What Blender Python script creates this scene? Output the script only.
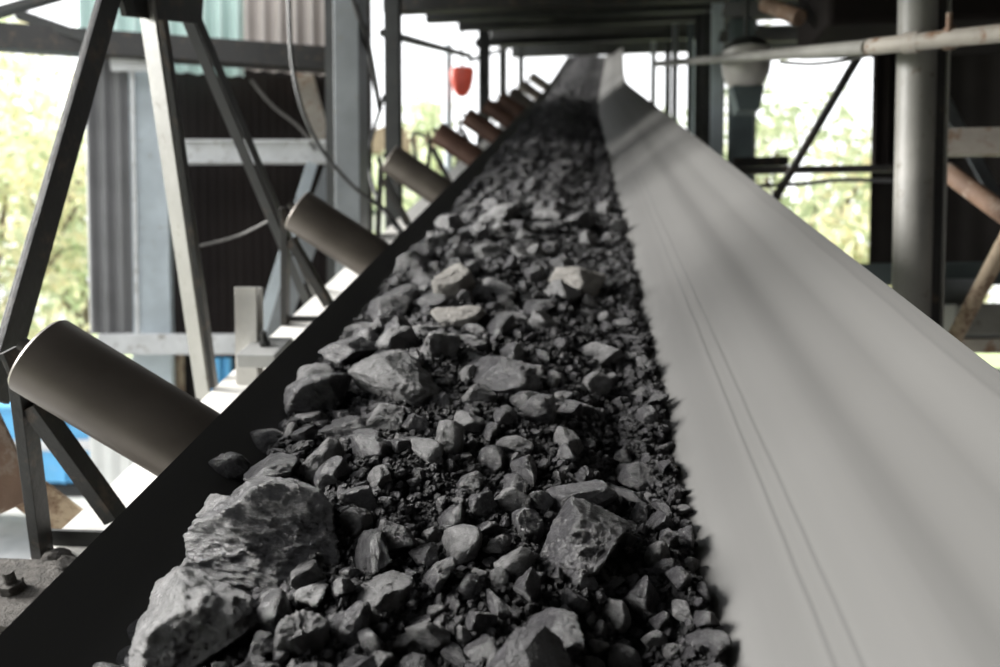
import bpy, bmesh, math, random
import numpy as np
from mathutils import Vector, Matrix, noise

random.seed(7); rng = np.random.default_rng(11)
for o in list(bpy.data.objects): bpy.data.objects.remove(o)
C = bpy.context.scene.collection
sc = bpy.context.scene

# ------------------------------------------------------------------ camera
F = 778.0; PIT = math.radians(-2.5); YAW = math.radians(6.0723); THETA = math.radians(17.4292)
CAM = Vector((0, 0, 3.6))
cam = bpy.data.cameras.new('camera'); cam_o = bpy.data.objects.new('camera', cam); C.objects.link(cam_o)
cam.sensor_width = 36; cam.lens = F * 36 / 1000
cam_o.location = CAM
cam_o.rotation_euler = (math.radians(90) + PIT, 0, YAW)
cam.clip_start = 0.02; cam.clip_end = 300
cam.dof.use_dof = True; cam.dof.focus_distance = 0.98; cam.dof.aperture_fstop = 3.2
sc.camera = cam_o

# ------------------------------------------------------------------ sky, sun, exposure
w = bpy.data.worlds.new('sky'); sc.world = w; w.use_nodes = True
nt = w.node_tree; nt.nodes.clear()
tc = nt.nodes.new('ShaderNodeTexCoord'); sep = nt.nodes.new('ShaderNodeSeparateXYZ')
ramp = nt.nodes.new('ShaderNodeValToRGB')
ramp.color_ramp.elements[0].position = 0.45; ramp.color_ramp.elements[0].color = (.30, .30, .28, 1)
ramp.color_ramp.elements[1].position = 0.53; ramp.color_ramp.elements[1].color = (.97, .985, 1, 1)
mp = nt.nodes.new('ShaderNodeMath'); mp.operation = 'MULTIPLY_ADD'; mp.inputs[1].default_value = .5; mp.inputs[2].default_value = .5
bg = nt.nodes.new('ShaderNodeBackground'); bg.inputs[1].default_value = 1.9
out = nt.nodes.new('ShaderNodeOutputWorld')
nt.links.new(tc.outputs['Generated'], sep.inputs[0]); nt.links.new(sep.outputs[2], mp.inputs[0])
nt.links.new(mp.outputs[0], ramp.inputs[0]); nt.links.new(ramp.outputs[0], bg.inputs[0]); nt.links.new(bg.outputs[0], out.inputs[0])

sun = bpy.data.lights.new('sun', 'SUN'); sun.energy = 10.5; sun.angle = math.radians(24); sun.color = (1, .985, .95)
sun_o = bpy.data.objects.new('sun', sun); C.objects.link(sun_o)
sd = Vector((-.88, .07, .38)).normalized()           # towards the sun: left, through the open side
sun_o.rotation_euler = sd.to_track_quat('Z', 'Y').to_euler(); sun_o.location = (-6, 2, 8)

vs = sc.view_settings
vs.view_transform = 'Standard'; vs.look = 'None'; vs.exposure = 0.25; vs.gamma = 1.0; vs.use_curve_mapping = False

# ------------------------------------------------------------------ coordinates
U = Vector((0, math.cos(THETA), math.sin(THETA))); N = Vector((0, -math.sin(THETA), math.cos(THETA))); S = Vector((1, 0, 0))
def lift(d):
    if d < 9.0: return 0.0
    if d < 17: return 0.42 * (0.5 - 0.5 * math.cos((d - 9.0) / 8 * math.pi))
    return 0.42 - .05 * min(d - 17, 2) ** 2
def drift(d):                                         # the line bends a little to the right far up
    t = min(1, max(0, (d - 8) / 9)); return .26 * t * t * (3 - 2 * t)
def P(a, h, d):                                       # h below the eye line, d along the conveyor
    return CAM + S * (a + drift(d)) + U * d + N * (lift(d) - h)
RC = cam_o.rotation_euler.to_matrix()
def ray(px, py): return RC @ Vector(((px - 500) / F, -(py - 333.5) / F, -1))
def at(px, py, z): return CAM + ray(px, py) * z
def atX(px, py, X): r = ray(px, py); return CAM + r * (X / r.x)
_w0, _w1 = at(0, 300, 4.0), at(335, 300, 4.4)
WD = (_w1 - _w0); WD.z = 0; WD.normalize(); WN = Vector((-WD.y, WD.x, 0))    # left building wall: along, away
def wall(px, py, off=0.0):
    r = ray(px, py); k = ((_w0 - CAM).dot(WN) + off) / r.dot(WN); return CAM + r * k

# ------------------------------------------------------------------ materials
def mat(name, col, rough=.6, metal=0.0, var=.25, scale=8, rust=None, rust_amt=.5, bump=.0, bscale=40, stretch=None, spec=.5, trans=0.0):
    m = bpy.data.materials.new(name); m.use_nodes = True; t = m.node_tree; b = t.nodes['Principled BSDF']
    tcn = t.nodes.new('ShaderNodeTexCoord'); mpn = t.nodes.new('ShaderNodeMapping')
    t.links.new(tcn.outputs['Object'], mpn.inputs[0])
    if stretch: mpn.inputs['Scale'].default_value = stretch
    n1 = t.nodes.new('ShaderNodeTexNoise'); n1.inputs['Scale'].default_value = scale; n1.inputs['Detail'].default_value = 6
    t.links.new(mpn.outputs[0], n1.inputs[0])
    r = t.nodes.new('ShaderNodeValToRGB'); r.color_ramp.elements[0].position = .3; r.color_ramp.elements[1].position = .7
    lo = [max(0, c * (1 - var)) for c in col]; hi = [min(1, c * (1 + var)) for c in col]
    r.color_ramp.elements[0].color = (*lo, 1); r.color_ramp.elements[1].color = (*hi, 1)
    t.links.new(n1.outputs[0], r.inputs[0]); colout = r.outputs[0]
    if rust:
        n2 = t.nodes.new('ShaderNodeTexNoise'); n2.inputs['Scale'].default_value = scale * 2.3; n2.inputs['Detail'].default_value = 8; n2.inputs['Roughness'].default_value = .7
        t.links.new(mpn.outputs[0], n2.inputs[0])
        r2 = t.nodes.new('ShaderNodeValToRGB'); r2.color_ramp.elements[0].position = 1 - rust_amt - .06; r2.color_ramp.elements[1].position = 1 - rust_amt + .06
        r2.color_ramp.elements[0].color = (0, 0, 0, 1); r2.color_ramp.elements[1].color = (1, 1, 1, 1)
        t.links.new(n2.outputs[0], r2.inputs[0])
        mx = t.nodes.new('ShaderNodeMixRGB'); mx.inputs[2].default_value = (*rust, 1)
        t.links.new(r2.outputs[0], mx.inputs[0]); t.links.new(colout, mx.inputs[1]); colout = mx.outputs[0]
    t.links.new(colout, b.inputs['Base Color'])
    b.inputs['Roughness'].default_value = rough; b.inputs['Metallic'].default_value = metal
    b.inputs['Specular IOR Level'].default_value = spec
    if trans: b.inputs['Transmission Weight'].default_value = trans
    if bump:
        n3 = t.nodes.new('ShaderNodeTexNoise'); n3.inputs['Scale'].default_value = bscale; n3.inputs['Detail'].default_value = 8; n3.inputs['Roughness'].default_value = .65
        t.links.new(mpn.outputs[0], n3.inputs[0])
        bp = t.nodes.new('ShaderNodeBump'); bp.inputs['Strength'].default_value = bump; bp.inputs['Distance'].default_value = .05 if bump > .4 else .01
        t.links.new(n3.outputs[0], bp.inputs['Height']); t.links.new(bp.outputs[0], b.inputs['Normal'])
    return m

M = {}
M['black'] = mat('dark_painted_steel', (.022, .021, .02), .55, rust=(.07, .05, .035), rust_amt=.4, bump=.25, bscale=60)
M['dark'] = mat('charcoal_steel', (.03, .031, .03), .6, rust=(.08, .06, .045), rust_amt=.35, bump=.1)
M['white'] = mat('dusty_white_steel', (.62, .63, .64), .6, var=.15, rust=(.2, .17, .14), rust_amt=.38, bump=.15, bscale=60)
M['pale'] = mat('pale_blue_steel', (.5, .56, .6), .5, var=.12, rust=(.3, .28, .25), rust_amt=.34, bump=.1)
M['colgrey'] = mat('grey_blue_column_paint', (.2, .215, .225), .5, var=.15, rust=(.2, .19, .17), rust_amt=.35, bump=.1)
M['beige'] = mat('beige_old_paint', (.36, .33, .29), .55, var=.2, rust=(.2, .11, .06), rust_amt=.42, bump=.2)
M['greycol'] = mat('grey_column_paint', (.2, .195, .178), .5, var=.15, rust=(.09, .07, .05), rust_amt=.36, bump=.15)
M['rustpipe'] = mat('rusty_brown_pipe', (.17, .105, .07), .7, var=.35, rust=(.3, .24, .19), rust_amt=.42, bump=.3)
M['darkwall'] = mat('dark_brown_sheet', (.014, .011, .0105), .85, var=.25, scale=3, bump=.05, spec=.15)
M['rib'] = mat('grey_ribbed_sheet', (.17, .17, .175), .55, var=.15, scale=4)
M['green_sheet'] = mat('pale_green_sheet', (.55, .72, .68), .5, var=.08, scale=3)
M['pink_sheet'] = mat('beige_sheet', (.5, .45, .42), .5, var=.12, scale=3)
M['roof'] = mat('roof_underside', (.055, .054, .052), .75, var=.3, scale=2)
M['conc'] = mat('concrete', (.38, .38, .37), .85, var=.2, scale=5, bump=.3, bscale=30)
M['stringer'] = mat('bright_dusty_stringer', (.72, .70, .66), .6, var=.12, scale=14, rust=(.3, .26, .2), rust_amt=.3, bump=.2, bscale=80)
M['dirt'] = mat('dusty_grime', (.12, .11, .1), .95, var=.4, scale=60, bump=.8, bscale=120)
M['rubber_hose'] = mat('cable_rubber', (.05, .05, .05), .5)
M['rubber_hose2'] = mat('grey_cable', (.09, .085, .08), .6)
M['blue'] = mat('blue_truck_paint', (.12, .42, .72), .35, var=.1, scale=3, rust=(.45, .5, .55), rust_amt=.33)
M['tyre'] = mat('tyre_rubber', (.03, .03, .03), .8)
M['glass'] = mat('dark_glass', (.05, .07, .08), .1)
M['red'] = mat('red_plastic', (.75, .10, .06), .45, var=.1)
M['lampwhite'] = mat('dusty_lamp_bowl', (.45, .43, .41), .4, var=.1)
M['bark'] = mat('bark', (.16, .13, .1), .9, bump=.4)
M['grass'] = mat('grass_ground', (.30, .36, .16), .9, var=.35, scale=1.5, bump=.4, bscale=10)
M['teal'] = mat('teal_grey_paint', (.10, .125, .13), .55, var=.2)
M['tan'] = mat('tan_rusted_steel', (.33, .26, .18), .7, var=.2, rust=(.14, .085, .05), rust_amt=.45, bump=.3)
M['house'] = mat('pale_plaster', (.7, .7, .68), .8, var=.05)

def leafmat(name, c1, c2):
    m = bpy.data.materials.new(name); m.use_nodes = True; t = m.node_tree; t.nodes.clear()
    g = t.nodes.new('ShaderNodeNewGeometry'); r = t.nodes.new('ShaderNodeValToRGB')
    r.color_ramp.elements[0].color = (*c1, 1); r.color_ramp.elements[1].color = (*c2, 1)
    t.links.new(g.outputs['Random Per Island'], r.inputs[0])
    d = t.nodes.new('ShaderNodeBsdfDiffuse'); tr = t.nodes.new('ShaderNodeBsdfTranslucent'); mx = t.nodes.new('ShaderNodeMixShader'); mx.inputs[0].default_value = .5
    o = t.nodes.new('ShaderNodeOutputMaterial')
    t.links.new(r.outputs[0], d.inputs[0]); t.links.new(r.outputs[0], tr.inputs[0])
    t.links.new(d.outputs[0], mx.inputs[1]); t.links.new(tr.outputs[0], mx.inputs[2]); t.links.new(mx.outputs[0], o.inputs[0])
    return m
M['leaf_green'] = leafmat('green_leaves', (.42, .50, .32), (.82, .84, .62))
M['leaf_yellow'] = leafmat('yellow_green_leaves', (.46, .54, .34), (.92, .82, .58))

# coal: dark, slightly glossy broken mineral
def coalmat(name, lo, hi, rough, dust):
    m = bpy.data.materials.new(name); m.use_nodes = True; t = m.node_tree; b = t.nodes['Principled BSDF']
    tcn = t.nodes.new('ShaderNodeTexCoord')
    oi = t.nodes.new('ShaderNodeObjectInfo'); ad = t.nodes.new('ShaderNodeVectorMath'); ad.operation = 'ADD'
    sc_ = t.nodes.new('ShaderNodeMath'); sc_.operation = 'MULTIPLY'; sc_.inputs[1].default_value = 37
    t.links.new(oi.outputs['Random'], sc_.inputs[0]); t.links.new(tcn.outputs['Object'], ad.inputs[0]); t.links.new(sc_.outputs[0], ad.inputs[1])
    def nz(s, d, rg=.6):
        n = t.nodes.new('ShaderNodeTexNoise'); n.inputs['Scale'].default_value = s; n.inputs['Detail'].default_value = d; n.inputs['Roughness'].default_value = rg
        t.links.new(ad.outputs[0], n.inputs[0]); return n
    n1 = nz(1.7, 7, .65); r = t.nodes.new('ShaderNodeValToRGB')
    r.color_ramp.elements[0].position = .38; r.color_ramp.elements[1].position = .68
    r.color_ramp.elements[0].color = (*lo, 1); r.color_ramp.elements[1].color = (*hi, 1)
    t.links.new(n1.outputs[0], r.inputs[0])
    n2 = nz(5, 9, .75); r2 = t.nodes.new('ShaderNodeValToRGB')
    r2.color_ramp.elements[0].position = .52; r2.color_ramp.elements[1].position = .72
    r2.color_ramp.elements[0].color = (0, 0, 0, 1); r2.color_ramp.elements[1].color = (dust, dust, dust, 1)
    t.links.new(n2.outputs[0], r2.inputs[0])
    mx = t.nodes.new('ShaderNodeMixRGB'); mx.inputs[2].default_value = (.3, .29, .28, 1)
    t.links.new(r2.outputs[0], mx.inputs[0]); t.links.new(r.outputs[0], mx.inputs[1]); t.links.new(mx.outputs[0], b.inputs['Base Color'])
    b.inputs['Roughness'].default_value = rough; b.inputs['Specular IOR Level'].default_value = .75
    n3 = nz(8, 12, .78); bp = t.nodes.new('ShaderNodeBump'); bp.inputs['Strength'].default_value = 1.0; bp.inputs['Distance'].default_value = .016
    t.links.new(n3.outputs[0], bp.inputs['Height']); t.links.new(bp.outputs[0], b.inputs['Normal'])
    return m
M['coal'] = coalmat('black_coal', (.026, .0245, .029), (.10, .097, .104), .36, .5)
M['coal_grey'] = coalmat('grey_dusty_coal', (.09, .088, .09), (.25, .245, .247), .46, .7)
M['coal_pale'] = coalmat('pale_stone', (.22, .205, .185), (.40, .375, .345), .7, .4)
M['fines'] = mat('coal_fines', (.02, .019, .021), .6, var=.5, scale=90, bump=1.0, bscale=260)

# rubber belt: grey, dusty, long wear lines
def beltmat():
    m = bpy.data.materials.new('worn_rubber_belt'); m.use_nodes = True; t = m.node_tree; b = t.nodes['Principled BSDF']
    uv = t.nodes.new('ShaderNodeUVMap'); uv.uv_map = 'UVMap'
    def nz(sx, sy, s, d):
        mp_ = t.nodes.new('ShaderNodeMapping'); mp_.inputs['Scale'].default_value = (sx, sy, 1); t.links.new(uv.outputs[0], mp_.inputs[0])
        n = t.nodes.new('ShaderNodeTexNoise'); n.inputs['Scale'].default_value = s; n.inputs['Detail'].default_value = d
        t.links.new(mp_.outputs[0], n.inputs[0]); return n
    a = nz(1, .008, 9, 3); r = t.nodes.new('ShaderNodeValToRGB')
    r.color_ramp.elements[0].position = .3; r.color_ramp.elements[1].position = .72
    r.color_ramp.elements[0].color = (.086, .084, .081, 1); r.color_ramp.elements[1].color = (.118, .116, .112, 1)
    t.links.new(a.outputs[0], r.inputs[0])
    c = nz(1, .005, 44, 2); r2 = t.nodes.new('ShaderNodeValToRGB')
    r2.color_ramp.elements[0].position = .27; r2.color_ramp.elements[1].position = .325
    r2.color_ramp.elements[0].color = (.45, .43, .4, 1); r2.color_ramp.elements[1].color = (1, 1, 1, 1)
    t.links.new(c.outputs[0], r2.inputs[0])
    mx = t.nodes.new('ShaderNodeMixRGB'); mx.blend_type = 'MULTIPLY'; mx.inputs[0].default_value = .8
    t.links.new(r.outputs[0], mx.inputs[1]); t.links.new(r2.outputs[0], mx.inputs[2])
    # wear lines and scuffed bands running the length of the belt; coal-blackened middle, left wing's shade painted dark with it
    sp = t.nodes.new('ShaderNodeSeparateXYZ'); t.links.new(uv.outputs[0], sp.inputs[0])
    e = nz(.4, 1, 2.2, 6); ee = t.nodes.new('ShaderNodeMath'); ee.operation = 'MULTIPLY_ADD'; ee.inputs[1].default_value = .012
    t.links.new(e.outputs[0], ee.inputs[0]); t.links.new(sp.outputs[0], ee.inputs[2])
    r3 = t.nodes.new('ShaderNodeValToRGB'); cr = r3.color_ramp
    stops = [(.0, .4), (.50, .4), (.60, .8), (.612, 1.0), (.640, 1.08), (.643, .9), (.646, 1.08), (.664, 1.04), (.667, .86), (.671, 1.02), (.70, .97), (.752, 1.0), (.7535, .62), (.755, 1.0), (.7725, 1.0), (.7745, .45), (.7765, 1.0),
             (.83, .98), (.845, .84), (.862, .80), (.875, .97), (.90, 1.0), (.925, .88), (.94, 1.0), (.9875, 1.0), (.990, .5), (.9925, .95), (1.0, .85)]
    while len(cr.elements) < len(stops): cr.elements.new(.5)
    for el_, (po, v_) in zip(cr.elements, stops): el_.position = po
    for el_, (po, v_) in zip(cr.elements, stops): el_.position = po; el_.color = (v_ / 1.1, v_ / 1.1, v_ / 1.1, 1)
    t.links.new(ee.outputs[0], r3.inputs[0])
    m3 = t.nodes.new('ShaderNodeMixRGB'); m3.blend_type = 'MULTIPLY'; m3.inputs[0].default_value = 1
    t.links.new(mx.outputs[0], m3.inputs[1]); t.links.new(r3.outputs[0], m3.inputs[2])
    t.links.new(m3.outputs[0], b.inputs['Base Color']); b.inputs['Roughness'].default_value = .5
    bp = t.nodes.new('ShaderNodeBump'); bp.inputs['Strength'].default_value = .1; bp.inputs['Distance'].default_value = .004
    t.links.new(c.outputs[0], bp.inputs['Height']); t.links.new(bp.outputs[0], b.inputs['Normal'])
    return m
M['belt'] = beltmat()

def rollmat(name, lo, hi):
    m = bpy.data.materials.new(name); m.use_nodes = True; t = m.node_tree; b = t.nodes['Principled BSDF']
    tcn = t.nodes.new('ShaderNodeTexCoord'); mp_ = t.nodes.new('ShaderNodeMapping'); mp_.inputs['Scale'].default_value = (1, 1, 1.5)
    t.links.new(tcn.outputs['Object'], mp_.inputs[0])
    n = t.nodes.new('ShaderNodeTexNoise'); n.inputs['Scale'].default_value = 7; n.inputs['Detail'].default_value = 8; t.links.new(mp_.outputs[0], n.inputs[0])
    r = t.nodes.new('ShaderNodeValToRGB'); r.color_ramp.elements[0].position = .35; r.color_ramp.elements[1].position = .7
    r.color_ramp.elements[0].color = (*lo, 1); r.color_ramp.elements[1].color = (*hi, 1); t.links.new(n.outputs[0], r.inputs[0])
    t.links.new(r.outputs[0], b.inputs['Base Color']); b.inputs['Roughness'].default_value = .42; b.inputs['Metallic'].default_value = .35
    return m
M['roller'] = rollmat('worn_roller_steel', (.10, .085, .072), (.15, .13, .112))
M['roller_rust'] = rollmat('rusty_roller_steel', (.10, .055, .042), (.15, .085, .065))

# ------------------------------------------------------------------ mesh helpers
class MB:
    def __init__(s): s.v = []; s.f = []
    def add(s, vs_, fs):
        k = len(s.v); s.v += [tuple(x) for x in vs_]; s.f += [tuple(i + k for i in q) for q in fs]; return s
    def prism(s, prof, p0, p1, up=Vector((0, 0, 1))):
        """profile [(x,y)] swept from p0 to p1; y axis towards up"""
        p0, p1 = Vector(p0), Vector(p1); z = (p1 - p0).normalized(); x = z.cross(up)
        if x.length < 1e-4: x = z.cross(Vector((0, 1, 0)))
        x.normalize(); y = x.cross(z).normalized(); n = len(prof)
        vs_ = [p + x * q[0] + y * q[1] for p in (p0, p1) for q in prof]
        fs = [(i, (i + 1) % n, (i + 1) % n + n, i + n) for i in range(n)] + [tuple(range(n))[::-1], tuple(range(n, 2 * n))]
        return s.add(vs_, fs)
    def bar(s, p0, p1, w_, h_, up=Vector((0, 0, 1))):
        a, b = w_ / 2, h_ / 2; return s.prism([(-a, -b), (a, -b), (a, b), (-a, b)], p0, p1, up)
    def angle(s, p0, p1, w_, h_, t=.006, up=Vector((0, 0, 1)), sx=1, sy=1):
        pr = [(0, 0), (w_, 0), (w_, t), (t, t), (t, h_), (0, h_)]
        pr = [((q[0] - w_ / 2) * sx, (q[1] - h_ / 2) * sy) for q in pr]
        return s.prism(pr, p0, p1, up)
    def ibeam(s, p0, p1, w_, h_, t=.01, up=Vector((0, 0, 1))):
        a, b = w_ / 2, h_ / 2; k = t / 2
        pr = [(-a, -b), (a, -b), (a, -b + t), (k, -b + t), (k, b - t), (a, b - t), (a, b), (-a, b), (-a, b - t), (-k, b - t), (-k, -b + t), (-a, -b + t)]
        return s.prism(pr, p0, p1, up)
    def chan(s, p0, p1, w_, h_, t=.008, up=Vector((0, 0, 1)), sx=1):
        a, b = w_ / 2, h_ / 2
        pr = [(-a, -b), (a, -b), (a, -b + t), (-a + t, -b + t), (-a + t, b - t), (a, b - t), (a, b), (-a, b)]
        return s.prism([(q[0] * sx, q[1]) for q in pr], p0, p1, up)
    def box(s, c, dx, dy, dz, ax=None):
        X, Y, Z = ax or (Vector((1, 0, 0)), Vector((0, 1, 0)), Vector((0, 0, 1))); c = Vector(c)
        vs_ = [c + X * (i * dx / 2) + Y * (j * dy / 2) + Z * (k * dz / 2) for k in (-1, 1) for j in (-1, 1) for i in (-1, 1)]
        return s.add(vs_, [(0, 2, 3, 1), (4, 5, 7, 6), (0, 1, 5, 4), (2, 6, 7, 3), (0, 4, 6, 2), (1, 3, 7, 5)])
    def tube(s, pts, r, n=12, cap=True):
        pts = [Vector(p) for p in pts]; rs = r if isinstance(r, (list, tuple)) else [r] * len(pts); vs_ = []; fs = []
        x = None
        for i, p in enumerate(pts):
            t = (pts[min(i + 1, len(pts) - 1)] - pts[max(i - 1, 0)]).normalized()
            if x is None:
                x = t.cross(Vector((0, 0, 1)))
                if x.length < 1e-3: x = t.cross(Vector((0, 1, 0)))
            x = (x - t * x.dot(t)).normalized(); y = t.cross(x)
            for k in range(n):
                a = 2 * math.pi * k / n; vs_.append(p + (x * math.cos(a) + y * math.sin(a)) * rs[i])
        for i in range(len(pts) - 1):
            for k in range(n):
                fs.append((i * n + k, i * n + (k + 1) % n, (i + 1) * n + (k + 1) % n, (i + 1) * n + k))
        if cap: fs += [tuple(range(n))[::-1], tuple(range((len(pts) - 1) * n, len(pts) * n))]
        return s.add(vs_, fs)
    def corrug(s, p0, along, upv, length, height, pitch=.076, amp=.012, seg=8, thick=.002):
        """vertical-ribbed sheet with real thickness"""
        nrm = along.cross(upv).normalized(); n = max(2, int(length / pitch * seg)); k = len(s.v); vs_ = []
        for side in (-1, 1):
            for i in range(n + 1):
                x = length * i / n; o = amp * math.sin(2 * math.pi * x / pitch) + side * thick / 2
                for z in (0, height): vs_.append(Vector(p0) + along * x + nrm * o + upv * z)
        fs = []; m_ = 2 * (n + 1)
        for i in range(n):
            a = 2 * i; fs.append((a, a + 2, a + 3, a + 1)); fs.append((m_ + a, m_ + a + 1, m_ + a + 3, m_ + a + 2))
            fs.append((a, m_ + a, m_ + a + 2, a + 2)); fs.append((a + 1, a + 3, m_ + a + 3, m_ + a + 1))
        fs.append((0, 1, m_ + 1, m_)); fs.append((2 * n, m_ + 2 * n, m_ + 2 * n + 1, 2 * n + 1))
        return s.add(vs_, fs)
    def build(s, name, m, parent=None, smooth=False, bevel=0.0, auto=None):
        me = bpy.data.meshes.new(name); org = Vector((0, 0, 0))
        if s.v:
            org = sum((Vector(q) for q in s.v), Vector()) / len(s.v)
        base = parent.matrix_world.translation if parent is not None else None
        if parent is not None: org = Vector(parent['_o']) if '_o' in parent else org
        me.from_pydata([Vector(q) - org for q in s.v], [], s.f); me.materials.append(m)
        bm_ = bmesh.new(); bm_.from_mesh(me); bmesh.ops.recalc_face_normals(bm_, faces=bm_.faces); bm_.to_mesh(me); bm_.free()
        o = bpy.data.objects.new(name, me); C.objects.link(o)
        if parent is None: o.location = org
        else: o.parent = parent
        o['_o'] = tuple(org)
        if smooth:
            for p in me.polygons: p.use_smooth = True
            if auto is None: auto = 35
            es = me.edges; bm_ = bmesh.new(); bm_.from_mesh(me)
            for e in bm_.edges:
                if len(e.link_faces) == 2 and e.calc_face_angle(0) > math.radians(auto): e.smooth = False
            bm_.to_mesh(me); bm_.free()
        if bevel:
            b = o.modifiers.new('bevel', 'BEVEL'); b.width = bevel; b.segments = 2; b.limit_method = 'ANGLE'; b.angle_limit = math.radians(50)
        return o
def tag(o, label, cat, group=None, kind=None):
    if kind: o['kind'] = kind
    if label: o['label'] = label
    if cat: o['category'] = cat
    if group: o['group'] = group
    return o
def thing(name, loc, label, cat, group=None, rot=None):
    o = bpy.data.objects.new(name, None); C.objects.link(o); o.location = loc; o['_o'] = tuple(loc); o.empty_display_size = .05
    return tag(o, label, cat, group)
def struct(o, label=None): o['kind'] = 'structure'; return o
def copy_tree(o, parent=None):
    c = o.copy(); C.objects.link(c)
    if parent: c.parent = parent
    for ch in list(o.children): copy_tree(ch, c)
    return c

# ================================================================== GROUND AND OUTDOORS
g = MB().box((0, 40, -.1), 160, 140, .2).build('floor', M['grass']); struct(g)
g = MB().box((-2, 4, .02), 26, 24, .06).build('floor', M['conc']); struct(g)

def tree_mesh(seed, n, spread, hgt, leaf, leafm, col=1.0):
    r = np.random.default_rng(seed); cl = []
    for _ in range(26):
        p = r.normal(size=3); p /= np.linalg.norm(p); p *= r.uniform(.35, 1) ; cl.append((p[0] * spread, p[1] * spread, hgt * .62 + p[2] * hgt * .36))
    cl = np.array(cl); idx = r.integers(0, len(cl), n)
    c = cl[idx] + r.normal(size=(n, 3)) * spread * .2
    c[:, 2] = np.maximum(c[:, 2], .25)
    a = r.normal(size=(n, 3)); a /= np.linalg.norm(a, axis=1)[:, None]; b = np.cross(a, r.normal(size=(n, 3))); b /= np.linalg.norm(b, axis=1)[:, None]
    s_ = leaf * r.uniform(.6, 1.3, (n, 1))
    v = np.concatenate([c - a * s_, c + b * s_ * .45, c + a * s_, c - b * s_ * .45], 1).reshape(-1, 3)
    me = bpy.data.meshes.new('foliage'); me.from_pydata(v.tolist(), [], np.arange(4 * n).reshape(-1, 4).tolist()); me.materials.append(leafm)
    return me, cl
def make_tree(name, loc, seed, n, spread, hgt, leaf, leafm, label, group=None):
    t = thing(name, loc, label, 'tree', group)
    me, cl = tree_mesh(seed, n, spread, hgt, leaf, leafm)
    o = bpy.data.objects.new('foliage', me); C.objects.link(o); o.parent = t; o['_o'] = tuple(loc)
    L = Vector(loc); k = MB(); top = L + Vector((0, 0, hgt * .7))
    k.tube([L, L + Vector((.05, .02, hgt * .3)), top], [hgt * .03, hgt * .024, hgt * .01], 10)
    for c in cl[:9]: k.tube([L + Vector((0, 0, hgt * .3)), L + Vector(c) * .6 + Vector((0, 0, hgt * .12)), L + Vector(c)], [hgt * .014, hgt * .009, hgt * .004], 6)
    k.build('trunk', M['bark'], t, smooth=True)
    return t
def gz(px, z): p = at(px, 300, z); return (p.x, p.y, 0)
make_tree('leafy_tree', gz(-15, 15), 1, 3300, 2.5, 9.0, .15, M['leaf_yellow'], 'yellow-green tree seen blurred beyond the leftmost opening')
make_tree('leafy_tree', gz(78, 21), 2, 3600, 2.6, 10, .19, M['leaf_green'], 'green tree behind the ribbed grey pillar on the left')
make_tree('leafy_tree', gz(428, 22), 3, 2600, 1.5, 9.4, .17, M['leaf_green'], 'tall green tree seen between the dark posts left of the belt')
make_tree('leafy_tree', gz(525, 24), 8, 2600, 1.7, 10.0, .18, M['leaf_yellow'], 'yellowish tree behind the row of rollers at the far end')
make_tree('leafy_tree', gz(775, 20), 4, 2600, 2.5, 10.5, .17, M['leaf_green'], 'pale green tree in the bright opening behind the diagonal bar')
make_tree('leafy_tree', gz(860, 15), 5, 2600, 1.9, 6.5, .15, M['leaf_yellow'], 'yellow-green bushy tree left of the big grey column')
make_tree('leafy_tree', gz(690, 24), 6, 3200, 2.6, 10.0, .18, M['leaf_green'], 'distant tree behind the thin posts right of the belt')
make_tree('shrub', gz(30, 19), 7, 2200, 2.2, 2.2, .16, M['leaf_green'], 'low green shrub under the yellow-green tree on the far left')
make_tree('shrub', gz(815, 11.5), 9, 2200, 1.1, 3.0, .12, M['leaf_green'], 'green shrub below the horizontal bars beside the grey column')

# pale house beyond the left posts
hc = Vector(gz(415, 30)); t = thing('distant_house', hc, 'pale house far away between the dark posts', 'building')
MB().box(hc + Vector((0, 0, 4.4)), 5.5, 4, 8.8).build('wall', M['house'], t)
MB().prism([(-3.1, 0), (3.1, 0), (0, 1.1)], hc + Vector((0, -2.4, 8.8)), hc + Vector((0, 2.4, 8.8))).build('roof', M['tan'], t)
for i in (-1, 1): MB().box(hc + Vector((i * 1.3, -2.02, 7.2)), .9, .08, 1.1).build('window', M['glass'], t)

# blue truck parked on the ground below the first roller
tp = at(98, 470, 12); tp.z = .05; ax = (Vector((math.cos(.15), math.sin(.15), 0)), Vector((-math.sin(.15), math.cos(.15), 0)), Vector((0, 0, 1)))
t = thing('blue_truck', tp, 'bright blue truck parked outside below the nearest roller', 'truck')
def tq(x, y, z): return tp + ax[0] * x + ax[1] * y + ax[2] * z
k = MB(); k.box(tq(0, 0, 1.5), 3.4, 1.9, 1.1, ax)
for i in range(7): k.box(tq(-1.6 + i * .53, -.98, 1.5), .07, .06, 1.1, ax)
k.box(tq(0, -.99, 2.02), 3.4, .06, .08, ax); k.build('cargo_bed', M['blue'], t, bevel=.02)
MB().box(tq(0, 0, .7), 4.8, .9, .18, ax).build('chassis', M['dark'], t)
k = MB(); k.prism([(-.8, -.95), (.75, -.95), (.9, -.1), (.45, .75), (-.8, .75)], tq(-2.6, -.95, 1.6), tq(-2.6, .95, 1.6)); cb = k.build('cab', M['blue'], t, bevel=.04)
MB().box(tq(-2.55, -.96, 1.95), .8, .03, .5, ax).build('side_window', M['glass'], cb)
for wx in (-2.5, 1.1):
    for wy in (-.85, .85): MB().tube([tq(wx, wy - .13, .45), tq(wx, wy + .13, .45)], .45, 24).build('wheel', M['tyre'], t)
MB().box(tq(.1, -1.02, 1.5), 1.6, .02, .16, ax).build('side_stripe', M['white'], t)

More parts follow.
